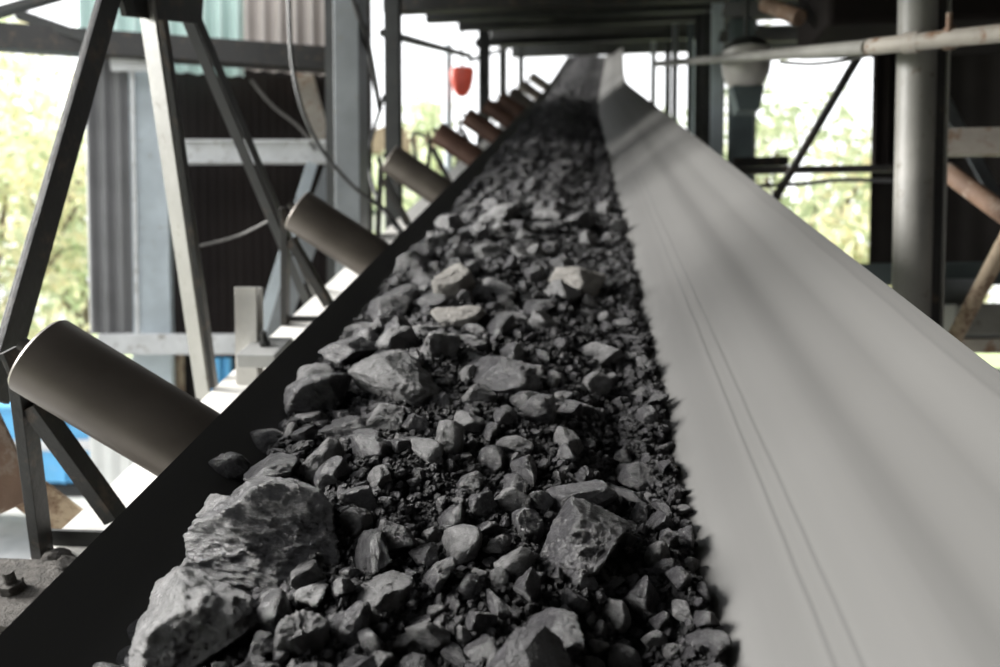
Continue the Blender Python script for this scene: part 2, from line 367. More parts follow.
# red lantern-like sign and pale pole
q = at(462, 80, 9.5); t = thing('red_sign', q, 'blurred red rounded sign hanging beside the dark post', 'sign')
k = MB(); pr = [(.0, -.21), (.06, -.19), (.11, -.12), (.14, 0), (.15, .1), (.13, .15), (0, .16)]; n = 20; vs_ = []; fs = []
for (r_, z_) in pr:
    for j in range(n): vs_.append(q + Vector((r_ * math.cos(6.2832 * j / n), r_ * .5 * math.sin(6.2832 * j / n), z_)))
for i in range(len(pr) - 1):
    for j in range(n): fs.append((i * n + j, i * n + (j + 1) % n, (i + 1) * n + (j + 1) % n, (i + 1) * n + j))
k.add(vs_, fs); k.build('sign_body', M['red'], t, smooth=True)
MB().tube([q + Vector((0, 0, .13)), q + Vector((0, 0, .6))], .012, 8).build('hanger', M['dark'], t)
a_, b_ = at(448, 45, 9.8), at(452, 150, 9.8); b_.x = a_.x; b_.y = a_.y; b_.z = 0
tag(MB().tube([a_, b_], .05, 12).build('pale_pole', M['pale']), 'pale blue-grey pole left of the blurred red sign', 'pole')

# ================================================================== CONVEYOR
WING = math.radians(35); cw, sw = math.cos(WING), math.sin(WING)
AL, AR, HB = -.416, .06, .63                      # bends of the trough and depth of its floor
SL, SR = .187, .488                               # wing lengths left and right (the belt has drifted right)
def belt_pt(s):                                   # s: arc length from the left bend; returns (a, h)
    Wc = AR - AL; R = .055; T = R * math.tan(WING / 2)
    if s < 0: a, h = AL + s * cw, HB + s * sw
    elif s > Wc: a, h = AR + (s - Wc) * cw, HB - (s - Wc) * sw
    else: a, h = AL + s, HB
    def rd(x): return R * .30 * max(0, 1 - abs(x) / .075) ** 2 * .55
    return a, h - rd(s) - rd(s - Wc)
def hb(a):
    if a < AL: return HB - (AL - a) * sw / cw
    if a > AR: return HB - (a - AR) * sw / cw
    return HB
ss = list(np.linspace(-SL, AR - AL + SR, 74)); ds = [.12 + .08 * i for i in range(228)]
TH = .011; vs_ = []; fs = []; uvs = []
prof = []
for s_ in ss:
    a, h = belt_pt(s_); a2, h2 = belt_pt(s_ + .002); tx, th = a2 - a, h2 - h; l_ = math.hypot(tx, th); prof.append((a, h, -th / l_, tx / l_))
ring = [(p[0], p[1]) for p in prof] + [(p[0] + p[2] * TH, p[1] + p[3] * TH) for p in prof[::-1]]
us = [i / 73 for i in range(74)]; us = us + us[::-1]
for d in ds: vs_ += [tuple(P(a, h, d)) for a, h in ring]
m_ = len(ring)
for i in range(len(ds) - 1):
    for j in range(m_): fs.append((i * m_ + j, i * m_ + (j + 1) % m_, (i + 1) * m_ + (j + 1) % m_, (i + 1) * m_ + j))
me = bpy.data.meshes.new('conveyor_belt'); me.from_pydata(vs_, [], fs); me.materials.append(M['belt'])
uvl = me.uv_layers.new(name='UVMap')
for l in me.loops:
    uvl.data[l.index].uv = (us[l.vertex_index % m_], ds[l.vertex_index // m_])
bm_ = bmesh.new(); bm_.from_mesh(me); bmesh.ops.recalc_face_normals(bm_, faces=bm_.faces)
for f_ in bm_.faces: f_.smooth = True
for e in bm_.edges:
    if len(e.link_faces) == 2 and e.calc_face_angle(0) > .6: e.smooth = False
bm_.to_mesh(me); bm_.free()
belt = bpy.data.objects.new('conveyor_belt', me); C.objects.link(belt); tag(belt, 'long troughed rubber conveyor belt carrying the coal', 'conveyor belt')

# idler sets
DI, D0 = 1.17, 1.05
def make_idler():
    o = P(-.2, .8, D0); t = thing('roller_set', o, '', 'roller set', 'roller sets carrying the belt')
    R = .0655
    def roll(p0, p1, m):
        p0, p1 = Vector(p0), Vector(p1); ax_ = (p1 - p0).normalized(); k = MB(); L = (p1 - p0).length
        prof = [(0, 0), (.02, .0), (.02, -.012), (R - .008, -.012), (R - .008, -.0), (R - .003, 0), (R, .004), (R, L - .004), (R - .003, L), (R - .008, L), (R - .008, L + .012), (.02, L + .012), (.02, L), (0, L)]
        prof = [(0, .012), (.03, .012), (R - .012, .010), (R - .009, .001), (R - .003, 0), (R, .004), (R, L - .004), (R - .003, L), (R - .009, L - .001), (R - .012, L - .01), (.03, L - .012), (0, L - .012)]
        x = ax_.cross(U).normalized(); y = ax_.cross(x); n = 48; vv = []; ff = []
        for (r_, z_) in prof:
            for j in range(n): vv.append(p0 + ax_ * z_ + (x * math.cos(6.28318531 * j / n) + y * math.sin(6.28318531 * j / n)) * max(r_, 1e-5))
        for i in range(len(prof) - 1):
            for j in range(n): ff.append((i * n + j, i * n + (j + 1) % n, (i + 1) * n + (j + 1) % n, (i + 1) * n + j))
        k.add(vv, ff); ob = k.build('roller', m, t, smooth=True, auto=30)
        MB().tube([p0 - ax_ * .03, p1 + ax_ * .03], .011, 12).build('shaft', M['dark'], ob, smooth=True)
        return ob
    e0 = (-.843, .418); L = .47; e1 = (e0[0] + L * cw, e0[1] + L * sw)
    roll(P(*e0, D0), P(*e1, D0), M['roller'])
    hc_ = HB + TH + R + .002
    roll(P(AL + .02, hc_, D0), P(AR - .02, hc_, D0), M['roller'])
    r0 = (AR + R * sw + .02, HB + TH + R * cw + .004); L = .41; roll(P(*r0, D0), P(r0[0] + L * cw, r0[1] - L * sw, D0), M['roller'])
    # bent end bracket and its stay, left and right
    def br(sgn, ax0, h0, base_a, base_h, sa, sh):
        b1 = (ax0 + sgn * .018, h0 + .02)
        k = MB(); dd = D0
        pts = [P(ax0 - sgn * .02, h0 - .01, dd), P(ax0 + sgn * -.012, h0 + .035, dd), P(base_a, base_h, dd)]
        k.bar(pts[0], pts[1], .034, .009, S); k.bar(pts[1] - (pts[2] - pts[1]).normalized() * .004, pts[2], .034, .019, S)
        k.build('bracket', M['black'], t, bevel=.001)
        MB().bar(P(ax0 - sgn * .004, h0 + .085, dd + .004), P(sa, sh, dd + .004), .034, .026, S).build('stay', M['black'], t, bevel=.001)
        MB().box(P(base_a + sgn * .05, base_h - .002, dd), .10, .09, .008, (S, U, N)).build('foot_plate', M['dark'], t, bevel=.001)
    br(1, -.872, .422, -.93, .80, -.78, .715)
    MB().angle(P(-.93, .79, D0), P(.74, .79, D0), .06, .06, .006, N).build('cross_member', M['dark'], t)
    br(-1, r0[0] + L * cw + .012, r0[1] - L * sw + .02, .56, .795, .45, .70)
    return t
id0 = make_idler()
names = ['nearest and largest roller set, its brown roller filling the lower left', 'second roller set, its roller in front of the dark building wall',
         'third roller set, its roller beside the grey-blue column', 'fourth roller set, with a reddish roller left of the belt', 'fifth roller set behind the reddish roller',
         'sixth roller set up the belt, blurred', 'seventh roller set up the belt, blurred against the light', 'eighth roller set, small and blurred near the top', 'ninth roller set, small and blurred high up', 'tenth roller set, just before the belt crest']
rr = None
for i, nm in enumerate(names):
    o = id0 if i == 0 else copy_tree(id0)
    d = D0 + DI * i
    if i: o.location = id0.location + U * (DI * i) + N * lift(d) + S * drift(d)
    o['label'] = nm
    if 3 <= i <= 6:
        for ch in o.children:
            if ch.name.startswith('roller'):
                ch.data = ch.data.copy(); ch.data.materials[0] = M['roller_rust']

# stringers
tag(MB().chan(P(-.85, .84, .2), P(-.85, .84, 12), .20, .08, .008, N, 1).build('stringer', M['stringer']), 'bright dusty steel channel running along the left edge of the belt', 'beam')
tag(MB().chan(P(.64, .84, .2), P(.64, .84, 12), .12, .08, .008, N, -1).build('stringer', M['greycol']), 'steel channel hidden under the right edge of the belt', 'beam')
# support legs of the conveyor
for i, d in enumerate((2.9, 6.4, 9.9)):
    p = P(-.83, .88, d); q_ = Vector((p.x, p.y, .05))
    tag(MB().ibeam(p, q_, .1, .12, .01, Vector((0, 1, 0))).build('support_post', M['greycol']), ['steel post carrying the belt frame beside the stub post', 'steel post carrying the belt frame near the fifth roller', 'steel post carrying the far end of the belt frame'][i], 'post')
    p = P(.64, .88, d); q_ = Vector((p.x, p.y, .05))
    tag(MB().ibeam(p, q_, .1, .12, .01, Vector((0, 1, 0))).build('support_post', M['greycol']), ['right-hand post under the near belt frame', 'right-hand post under the middle belt frame', 'right-hand post under the far belt frame'][i], 'post')

# grime, clamp plate and bolt at the foot of the first bracket
p = P(-.895, .79, .935); t = thing('bolted_plate', p, 'grimy steel plate with a bolt at the lower left edge', 'plate')
MB().box(p + N * .008, .2, .16, .014, (S, U, N)).build('plate', M['dirt'], t, bevel=.002)
bo = MB().prism([(.019 * math.cos(i * math.pi / 3), .019 * math.sin(i * math.pi / 3)) for i in range(6)], p - S * .0 + U * .0 + N * .014, p + N * .03, U).build('bolt_head', M['dirt'], t, bevel=.002)
MB().tube([p + N * .028, p + N * .05], .009, 12).build('bolt_shank', M['dirt'], bo)

# stub post, base block and bolt (between rollers one and two)
b0 = atX(250, 372, -.86); tp0 = atX(249, 287, -.86)
k = MB(); k.chan(Vector((b0.x, b0.y, b0.z - .05)), Vector((b0.x, b0.y, tp0.z)), .058, .045, .007, Vector((0, 1, 0)), -1)
tag(k.build('stub_post', M['stringer'], bevel=.001), 'short speckled steel stub post standing beside the belt edge', 'post')
p = atX(266, 352, -.80); t = thing('clamp_block', p, 'grey clamp block with an upright bolt beside the stub post', 'clamp')
MB().box(p, .1, .13, .035, (S, U, N)).build('block', M['conc'], t, bevel=.003)
MB().tube([p, p + N * .055], .008, 10).build('bolt', M['dark'], t); MB().prism([(.014 * math.cos(i * math.pi / 3), .014 * math.sin(i * math.pi / 3)) for i in range(6)], p + N * .017, p + N * .029, U).build('nut', M['dark'], t)

# ================================================================== LEFT TRESTLE (A-frame)
XF = -.97
def ax_(px, py): return atX(px, py, XF)
t = thing('trestle_frame', ax_(160, 5), 'dark steel A-shaped trestle with spreading legs on the left', 'frame')
k = MB(); k.bar(ax_(118, -30), ax_(-4, 400), .052, .010, S); k.bar(ax_(118, -30) - S * .02, ax_(-4, 400) - S * .02, .009, .016, Vector((1,0,0)))
k.build('leg', M['black'], t, bevel=.001)
a0, a1 = ax_(146, 0), ax_(204, 400)
tl = MB(); tl.bar(a0, a1, .062, .007, Vector((.5, .87, 0))); tl.build('leg', M['greycol'], t, bevel=.001)['label'] = 'white-lit flange of the middle leg'
tl = MB(); dv = ax_(163, 0) - ax_(146, 0); tl.bar(a0 + dv * .95 - S * .02, a1 + dv * .95 - S * .02, .022, .045, S); tl.build('leg', M['black'], t, bevel=.001)
k = MB(); k.bar(ax_(190, 0), ax_(318, 305), .032, .007, S); k.bar(ax_(184, 0) - S * .012, ax_(312, 308) - S * .012, .006, .03, S); k.build('leg', M['dark'], t, bevel=.001)
k = MB(); pl = [ax_(100, -80), ax_(205, -80), ax_(200, 24), ax_(124, 16)]; k.add([q_ + S * .006 for q_ in pl] + [q_ - S * .006 for q_ in pl], [(0, 1, 2, 3), (7, 6, 5, 4), (0, 4, 5, 1), (1, 5, 6, 2), (2, 6, 7, 3), (3, 7, 4, 0)]); k.build('gusset_plate', M['black'], t)
# rusty foot of the trestle and tan brace below it
t = thing('rusty_brace', at(30, 470, 1.5), 'tan and rust-stained steel brace behind the first roller bracket', 'brace')
MB().bar(at(-30, 400, 1.42), at(20, 505, 1.42), .07, .01, WN).build('rusty_strap', M['rustpipe'], t, bevel=.002)
MB().bar(at(-20, 455, 1.5), at(98, 545, 1.55), .07, .012, WN).build('tan_flat', M['tan'], t, bevel=.002)

# ================================================================== LEFT BUILDING
def wbar(px0, py0, px1, py1, w_, h_, off=0., up=None, prof='bar', **kw):
    a, b = wall(px0, py0, off), wall(px1, py1, off); k = MB()
    getattr(k, prof)(a, b, w_, h_, up=up or Vector((0, 0, 1)), **kw); return k
# eaves beam
o = wbar(-60, 33, 338, 61, .10, .125, 0, prof='chan', sx=-1).build('wall_beam', M['black'], bevel=.003); tag(o, 'long dark horizontal steel beam under the corrugated sheets on the left', 'beam')
# upper sheets
UPV = Vector((0, 0, 1))
def wsheet(px0, px1, ytop, ybot, off, mat_, name, label, pitch=.076, amp=.012, seg=8):
    a = wall(px0, ybot, off); b = wall(px1, ybot, off); z1 = wall(px0, ytop, off).z; b.z = a.z
    o = MB().corrug(a, (b - a).normalized(), UPV, (b - a).length, z1 - a.z, pitch, amp, seg).build(name, mat_, smooth=True, auto=60)
    return tag(o, label, 'wall sheet') if label else struct(o)
wsheet(78, 244, -160, 66, .22, M['green_sheet'], 'corrugated_sheet', 'pale green corrugated sheet above the long dark beam', .09, .02)
wsheet(244, 334, -160, 70, .22, M['pink_sheet'], 'corrugated_sheet', 'beige corrugated sheet beside the grey-blue column', .09, .02)
wsheet(90, 133, 40, 334, .10, M['rib'], 'ribbed_cladding', 'narrow strip of dark grey ribbed cladding beside the pale column', .075, .016)
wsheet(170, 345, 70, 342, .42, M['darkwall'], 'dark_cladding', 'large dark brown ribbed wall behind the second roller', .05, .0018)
struct(MB().corrug((-2.6, 4.8, .05), Vector((0, 1, 0)), UPV, 4.7, 8.4, .1, .012, 6).build('wall_left_sun_blocker', M['darkwall'], smooth=True, auto=60))  # unseen side wall, added to keep the sun off the far coal
# pale column, bracket, ledge
def wpost(px, y0, y1, w_, h_, off, m, name, label, prof='ibeam', cat='column', **kw):
    a = wall(px, (y0 + y1) / 2, off); z0, z1 = wall(px, y0, off).z, wall(px, y1, off).z
    k = MB(); getattr(k, prof)(Vector((a.x, a.y, z1)), Vector((a.x, a.y, z0)), w_, h_, up=WN, **kw)
    return tag(k.build(name, m, bevel=.003), label, cat)
o = wpost(155, 60, 740, .2, .12, .22, M['pale'], 'pale_column', 'pale blue-white column between ribbed strip and dark wall', 'bar')
wpost(135, 60, 338, .018, .03, .06, M['white'], 'edge_trim', 'thin light trim strip between ribbed cladding and pale column', 'bar', 'trim')
o = wbar(110, 56, 152, 56, .03, .155, .03).build('bracket_block', M['white'], bevel=.003); tag(o, 'speckled white steel bracket under the dark beam', 'bracket')
o = wbar(184, 152, 343, 152, .08, .125, .12, prof='ibeam').build('cross_beam', M['white'], bevel=.002); tag(o, 'dusty white I-beam crossing the dark wall', 'beam')
o = wbar(100, 344, 262, 344, .12, .11, .10).build('ledge', M['white'], bevel=.004); tag(o, 'white horizontal ledge beam below the dark wall', 'beam')
o = wbar(262, 344, 420, 344, .12, .11, .20).build('ledge', M['dark'], bevel=.004); tag(o, 'dark sill beam behind the second roller', 'beam')
# grey-blue column with dark flange
a = at(352, 200, 3.5)
t = thing('main_column', (a.x, a.y, .05), 'grey-blue steel column left of the belt with a dark flange', 'column')
MB().bar((a.x, a.y, .05), (a.x, a.y, 6.2), .115, .14, up=Vector((0, 1, 0))).build('web_box', M['colgrey'], t, bevel=.004)
a2 = at(334, 200, 3.52); MB().angle((a2.x, a2.y, .05), (a2.x, a2.y, 6.2), .055, .05, .008, up=Vector((0, 1, 0)), sx=-1).build('flange', M['dark'], t)
a3 = at(331, 130, 3.9); tag(MB().angle((a3.x, a3.y, .05), (a3.x, a3.y, 4.75), .03, .03, .004, up=Vector((0, 1, 0))).build('thin_upright', M['white']), 'thin light upright strip along the dark wall edge', 'post')
# braces, and a strip for one brace's shadow
tag(wbar(300, 62, 322, 142, .11, .02, .3, up=WN).build('brace', M['beige']), 'short beige diagonal brace above the white I-beam', 'brace')
tag(MB().angle(at(312, 165, 3.3), at(255, 350, 3.0), .045, .04, .005, up=WN).build('brace', M['pale'], bevel=.001), 'slender pale diagonal brace behind the second roller', 'brace')
tag(MB().bar(at(333, 170, 3.6), at(272, 345, 3.3), .085, .02, up=WN).build('brace', M['colgrey']), 'wider grey diagonal brace in shade behind the second roller', 'brace')  # grey strip models the shadow beside the slender pale brace
# upper left blades
tag(MB().bar(at(-30, 21, 3.0), at(66, -7, 3.0), .042, .03, up=UPV).build('diagonal_bar', M['dark'], bevel=.002), 'dark diagonal bar in the top left corner', 'bar')
tag(MB().bar(at(17, 14, 3.95), at(92, 40, 4.0), .03, .05, up=UPV).build('steel_bar', M['dark'], bevel=.002), 'short dark blade-like bar on top of the long beam', 'bar')
# under the ledge
tag(MB().box(wall(180, 470, .3), .05, .05, 1.5).build('brown_stud', M['tan']), 'thin brown stud under the white ledge', 'post')
wsheet(216, 240, 358, 900, .9, M['blue'], 'blue_sheet', 'strip of blue corrugated sheet seen below the white ledge', .06, .012)
wsheet(100, 172, 358, 900, .8, M['house'], 'pale_sheet', 'pale wall panel seen below the white ledge', .1, .006)
# cables
def cable(pts, r, label, m='rubber_hose'):
    cu = [Vector(p) for p in pts]; out_ = []
    for i in range(len(cu) - 1):
        p0, p1, p2, p3 = cu[max(i - 1, 0)], cu[i], cu[i + 1], cu[min(i + 2, len(cu) - 1)]
        for k_ in range(8):
            t_ = k_ / 8; out_.append(.5 * ((2 * p1) + (p2 - p0) * t_ + (2 * p0 - 5 * p1 + 4 * p2 - p3) * t_ ** 2 + (3 * p1 - p0 - 3 * p2 + p3) * t_ ** 3))
    out_.append(cu[-1]); o = MB().tube(out_, r, 8).build('cable', M[m], smooth=True, auto=80); return tag(o, label, 'cable')
cable([at(289, -20, 3.1), at(291, 50, 3.1), at(301, 105, 3.1), at(322, 150, 3.15), at(355, 188, 3.3), at(390, 215, 3.5), at(420, 262, 3.5)], .0085, 'thick dark cable hanging in front of the corrugated sheets')
cable([wall(251, 80, .1), wall(272, 105, .1), wall(300, 128, .1), wall(315, 150, .1)], .009, 'short cable stub against the dark wall', 'rubber_hose2')
cable([at(350, -10, 3.3), at(360, 20, 3.4), at(368, 45, 3.5), at(380, 110, 4.2)], .014, 'dark hose bending down beside the grey-blue column')
cable([at(200, 246, 3.0), at(240, 235, 3.0), at(275, 217, 2.9)], .0045, 'thin wire sagging across the dark wall', 'rubber_hose2')
cable([at(384, 96, 4.2), at(374, 130, 4.0), at(368, 160, 3.9), at(378, 200, 3.7), at(400, 232, 3.4)], .010, 'dark wire looping by the third roller')
cable([P(-.9, .44, 4.52), P(-.97, .42, 4.5), P(-.96, .56, 4.5), P(-.9, .7, 4.5)], .009, 'bent wire loop at the fourth roller')

# ================================================================== POSTS ALONG THE CONVEYOR
def upost(X, d, w_, m, label, top=.42, h=None, prof='ibeam', name='gallery_post'):
    p = P(X, 0, d); k = MB(); z1 = P(0, -top + lift(d), d).z
    getattr(k, prof)(Vector((X, p.y, .05)), Vector((X, p.y, z1)), w_, h or w_, up=Vector((0, 1, 0))); return tag(k.build(name, m), label, 'post')
upost(-1.10, 4.7, .085, M['dark'], 'dark upright post behind the third roller', .8)
upost(-1.05, 8.7, .11, M['dark'], 'dark upright post right of the blurred red sign', .8)
upost(-1.15, 11.8, .10, M['dark'], 'distant dark post behind the seventh roller', .8)
upost(-1.3, 10.6, .05, M['teal'], 'thin distant post just right of the second dark post', .8)
upost(-.95, 12.6, .08, M['dark'], 'farthest dark post left of the belt crest', .8)
R_ = [(.90, 4.9, .12, 'teal', 'broad dark teal post under the bowl lamp'), (.86, 5.5, .07, 'pale', 'pale blue post left of the broad teal post'), (.95, 6.6, .06, 'dark', 'slim dark post, third from the lamp'),
      (1.0, 7.4, .06, 'dark', 'slim dark post, fourth from the lamp'), (1.05, 8.4, .05, 'teal', 'slim teal post, fifth from the lamp'), (1.0, 9.3, .06, 'colgrey', 'slim grey post, sixth from the lamp'),
      (1.05, 10.6, .07, 'dark', 'slim dark post, seventh from the lamp'), (1.0, 12.2, .07, 'colgrey', 'distant slim grey post near the belt crest'),
      (1.75, 9.0, .12, 'colgrey', 'grey post of the outer row, nearest the lamp'), (1.75, 11.0, .12, 'colgrey', 'second grey post of the outer row'), (1.75, 13.5, .14, 'pale', 'pale post of the outer row, farthest off')]
for X, d, w_, m, lb in R_: upost(X, d, w_, M[m], lb, .7)

# ================================================================== ROOF OVER THE GALLERY
ro = MB(); p0 = P(-1.35, -.88, -1.8)
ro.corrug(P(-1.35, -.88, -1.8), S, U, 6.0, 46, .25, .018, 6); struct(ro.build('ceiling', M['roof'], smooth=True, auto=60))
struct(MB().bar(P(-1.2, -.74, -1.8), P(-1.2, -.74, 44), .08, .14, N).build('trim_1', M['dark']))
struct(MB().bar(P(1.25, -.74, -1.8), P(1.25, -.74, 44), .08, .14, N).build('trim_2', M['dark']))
tag(MB().bar(P(.7, -.02, 12), P(2.4, -.08, 12), .08, .09, UPV).build('low_tie', M['dark']), 'low dark cross piece between the slim posts right of the belt crest', 'beam')
ties = [(5.2, -.30, .10, 'dark tie beam crossing overhead nearest the camera', 'black', -1.25, 4.0), (6.6, -.30, .11, 'second dark tie beam crossing overhead', 'dark', -1.25, 3.2),
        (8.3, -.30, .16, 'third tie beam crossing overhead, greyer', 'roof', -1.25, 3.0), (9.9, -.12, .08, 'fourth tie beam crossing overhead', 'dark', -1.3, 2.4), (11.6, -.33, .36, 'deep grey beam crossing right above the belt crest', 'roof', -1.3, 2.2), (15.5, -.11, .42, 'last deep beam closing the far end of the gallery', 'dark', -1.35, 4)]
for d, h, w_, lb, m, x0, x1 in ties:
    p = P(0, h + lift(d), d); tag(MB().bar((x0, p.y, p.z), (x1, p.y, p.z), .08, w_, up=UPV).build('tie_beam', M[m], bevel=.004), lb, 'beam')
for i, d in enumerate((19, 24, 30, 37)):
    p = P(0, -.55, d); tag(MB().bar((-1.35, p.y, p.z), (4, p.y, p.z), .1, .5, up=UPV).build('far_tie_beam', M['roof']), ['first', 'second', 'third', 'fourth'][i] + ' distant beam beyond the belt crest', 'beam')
# diagonal braces between ties on the left
tag(MB().bar(P(-1.15, -.30, 6.6), P(-.3, -.30, 8.3), .06, .05, N).build('diagonal_tie', M['dark']), 'dark overhead diagonal between the second and third tie beams', 'brace')
tag(MB().bar(P(-1.15, -.13, 4.7), P(-1.15, .02, 8.3), .04, .04, N).build('side_rail', M['dark']), 'thin dark rail joining the two dark posts on the left', 'rail')
tag(MB().bar(P(-1.15, .06, 8.3), P(-1.15, .04, 11.8), .05, .03, N).build('side_rail', M['dark']), 'thin far rail between distant dark posts', 'rail')
for i, X in enumerate((-.6, .3, 1.0, 1.8)):
    tag(MB().bar(P(X, -.80, 4), P(X, -.80, 44), .05, .09, N).build('purlin', M['roof']), ['purlin under the roof left of the belt', 'purlin under the roof above the belt', 'purlin under the roof above the right posts', 'rightmost purlin under the roof'][i], 'beam')

# ================================================================== RIGHT SIDE
a = at(918, 180, 2.35)
t = thing('grey_column', (a.x, a.y, .05), 'large pale grey column on the right behind the belt edge', 'column')
MB().tube([(a.x - .012, a.y, .05), (a.x - .012, a.y, 5.6)], .054, 32).build('round_face', M['greycol'], t, smooth=True)
MB().angle((a.x + .048, a.y + .02, .05), (a.x + .048, a.y + .02, 5.6), .045, .06, .008, up=Vector((0, 1, 0)), sx=-1).build('dark_flange', M['black'], t)
MB().bar((a.x + .07, a.y - .01, .05), (a.x + .07, a.y - .01, 5.6), .006, .03, up=Vector((0, 1, 0))).build('light_lip', M['greycol'], t)
# handrail pipe
pa, pb, pc, pd = at(1040, 29, 1.95), at(868, 47, 2.28), at(868, 47, 2.3), at(655, 64, 6.2)
def ext(a, b, k): return a + (b - a) * k
t = thing('pipe_rail', pb, 'beige horizontal pipe crossing in front of the grey column', 'pipe')
MB().tube([ext(pb, pa, 3.2), pb], .0235, 20).build('pipe', M['beige'], t, smooth=True)
m1 = at(912, 42.5, 2.19); dv = (pa - pb).normalized(); MB().tube([m1 - dv * .02, m1 + dv * .02], .029, 20).build('collar', M['beige'], t, smooth=True, auto=30)
m1 = at(950, 38, 2.12); MB().tube([m1 - dv * .012, m1 + dv * .012], .031, 20).build('collar', M['rustpipe'], t, smooth=True, auto=30)
m1 = at(949, 30, 2.10); MB().tube([m1 - Vector((0, 0, .01)), m1 + Vector((0, 0, .045))], .008, 10).build('clamp_bolt', M['rustpipe'], t)
tag(MB().tube([pb, pd], .022, 12).build('thin_rail', M['greycol'], smooth=True), 'thinner grey rail running back from the pipe past the bowl lamp', 'rail')
cable([at(780, 62, 2.9), at(810, 64, 2.8), at(840, 61, 2.6), at(868, 55, 2.35)], .006, 'thin black cable sagging under the rail at right')
# dark ribbed panel left of column and diagonal bar
a = at(871, 165, 3.1); b = at(901, 165, 3.1); b.z = a.z; top = at(871, 52, 3.1).z
tag(MB().corrug(a, (b - a).normalized(), UPV, (b - a).length + .06, top - a.z, .05, .012, 6).build('ribbed_cladding', M['darkwall'], smooth=True, auto=60), 'narrow dark ribbed panel hanging left of the grey column', 'panel')
tag(MB().bar(at(861, 52, 3.1), at(772, 204, 3.3), .028, .02, up=WN).build('diagonal_brace', M['black']), 'black diagonal bar across the bright right-hand opening', 'brace')
tag(MB().bar(at(738, 171, 3.6), at(900, 168, 3.4), .03, .03, up=UPV).build('horizontal_bar', M['black']), 'black horizontal bar across the right-hand opening', 'bar')
cable([at(748, 186, 3.5), at(800, 184, 3.5), at(840, 180, 3.4), at(900, 181, 3.3)], .009, 'thin black line just below the black horizontal bar')
tag(MB().bar(at(733, 163, 4.2), at(788, 161, 4.2), .03, .05, up=UPV).build('short_bar', M['black']), 'short black bar end beside the teal post', 'bar')
# bowl lamp
q = at(746, 70, 4.2); t = thing('bowl_lamp', q, 'dusty white bowl-shaped lamp hanging at the right', 'lamp')
def lathe(pr, o, n=32):
    vv = []; ff = []
    for (r_, z_) in pr:
        for j in range(n): vv.append(o + Vector((r_ * math.cos(6.28318531 * j / n), r_ * math.sin(6.28318531 * j / n), z_)))
    for i in range(len(pr) - 1):
        for j in range(n): ff.append((i * n + j, i * n + (j + 1) % n, (i + 1) * n + (j + 1) % n, (i + 1) * n + j))
    return MB().add(vv, ff)
lathe([(1e-4, .10), (.125, .10), (.128, .03), (.122, -.02), (.10, -.07), (.075, -.10), (1e-4, -.105)], q).build('bowl', M['lampwhite'], t, smooth=True, auto=50)
lathe([(1e-4, .16), (.08, .155), (.115, .125), (.13, .10), (1e-4, .10)], q).build('cap', M['dark'], t, smooth=True, auto=50)
MB().prism([(-.085, 0), (.085, 0), (.06, -.13), (-.05, -.13)], q + Vector((0, -.07, -.10)), q + Vector((0, .07, -.10)), UPV).build('gear_box', M['teal'], t, bevel=.004)
MB().tube([q + Vector((0, 0, .15)), q + Vector((0, 0, .8))], .012, 8).build('hanger', M['dark'], t)
# right hall
a, b = at(872, 100, 5.6), at(1250, 100, 5.6)
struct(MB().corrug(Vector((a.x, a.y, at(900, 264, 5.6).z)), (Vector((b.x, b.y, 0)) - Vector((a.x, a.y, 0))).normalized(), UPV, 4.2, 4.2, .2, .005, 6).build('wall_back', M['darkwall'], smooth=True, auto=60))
struct(MB().bar((-3.6, -3.2, 3.0), (3.4, -3.2, 3.0), .08, 6.0).build('wall_rear_fill_blocker', M['darkwall']))  # added out of view behind the camera to cut sky fill
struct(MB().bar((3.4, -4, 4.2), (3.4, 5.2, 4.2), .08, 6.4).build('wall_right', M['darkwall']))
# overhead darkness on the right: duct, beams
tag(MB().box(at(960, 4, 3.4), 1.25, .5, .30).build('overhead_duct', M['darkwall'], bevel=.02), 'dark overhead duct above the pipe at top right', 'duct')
tag(MB().bar(at(722, 37, 5.0), at(880, 33, 4.2), .05, .07, up=UPV).build('overhead_bar', M['black']), 'dark bar above the bowl lamp', 'bar')
tag(MB().bar(at(725, 10, 4.4), at(900, 8, 3.8), .05, .08, up=UPV).build('overhead_bar', M['dark']), 'dark bar at the top edge right of centre', 'bar')
tag(MB().tube([at(765, 4, 3.6), at(800, 18, 3.4)], .035, 14).build('rusty_elbow', M['rustpipe'], smooth=True), 'rusty pipe end at the top right of the lamp', 'pipe')
tag(MB().chan(at(936, 143, 2.6), ext(at(936, 143, 2.6), at(1060, 141, 2.5), 4), .06, .085, .008, UPV, -1).build('beige_channel', M['beige'], bevel=.002), 'beige steel channel right of the grey column', 'beam')
tag(MB().tube([at(945, 170, 2.5), ext(at(945, 170, 2.5), at(1040, 240, 2.3), 2.4)], .03, 20).build('brown_pipe', M['rustpipe'], smooth=True), 'brown rusty pipe slanting down below the beige channel', 'pipe')
tag(MB().tube([ext(at(1030, 195, 2.35), at(948, 350, 2.5), 1.5), ext(at(948, 350, 2.5), at(1030, 195, 2.35), 1.35)], .024, 20).build('diagonal_pipe', M['tan'], smooth=True), 'tan pipe slanting up at the right edge', 'pipe')
tag(MB().bar(at(938, 90, 4.0), at(1000, 205, 3.9), .075, .01, up=WN).build('flat_brace', M['colgrey']), 'blue-grey flat brace inside the dark hall', 'brace')
tag(MB().bar(at(856, 275, 3.6), ext(at(856, 275, 3.6), at(1060, 273, 3.4), 2.6), .12, .1, up=UPV).build('sill_beam', M['teal'], bevel=.003), 'teal-grey horizontal beam behind the grey column', 'beam')
struct(MB().box(at(1010, 400, 3.9) + Vector((.35, 0, 0)), 2.4, 2.4, .12).build('floor', M['conc']))
t0 = at(943, 300, 3.3); t = thing('pump_housing', t0, 'blurred grey round machine housing beside the tan pipe', 'machine')
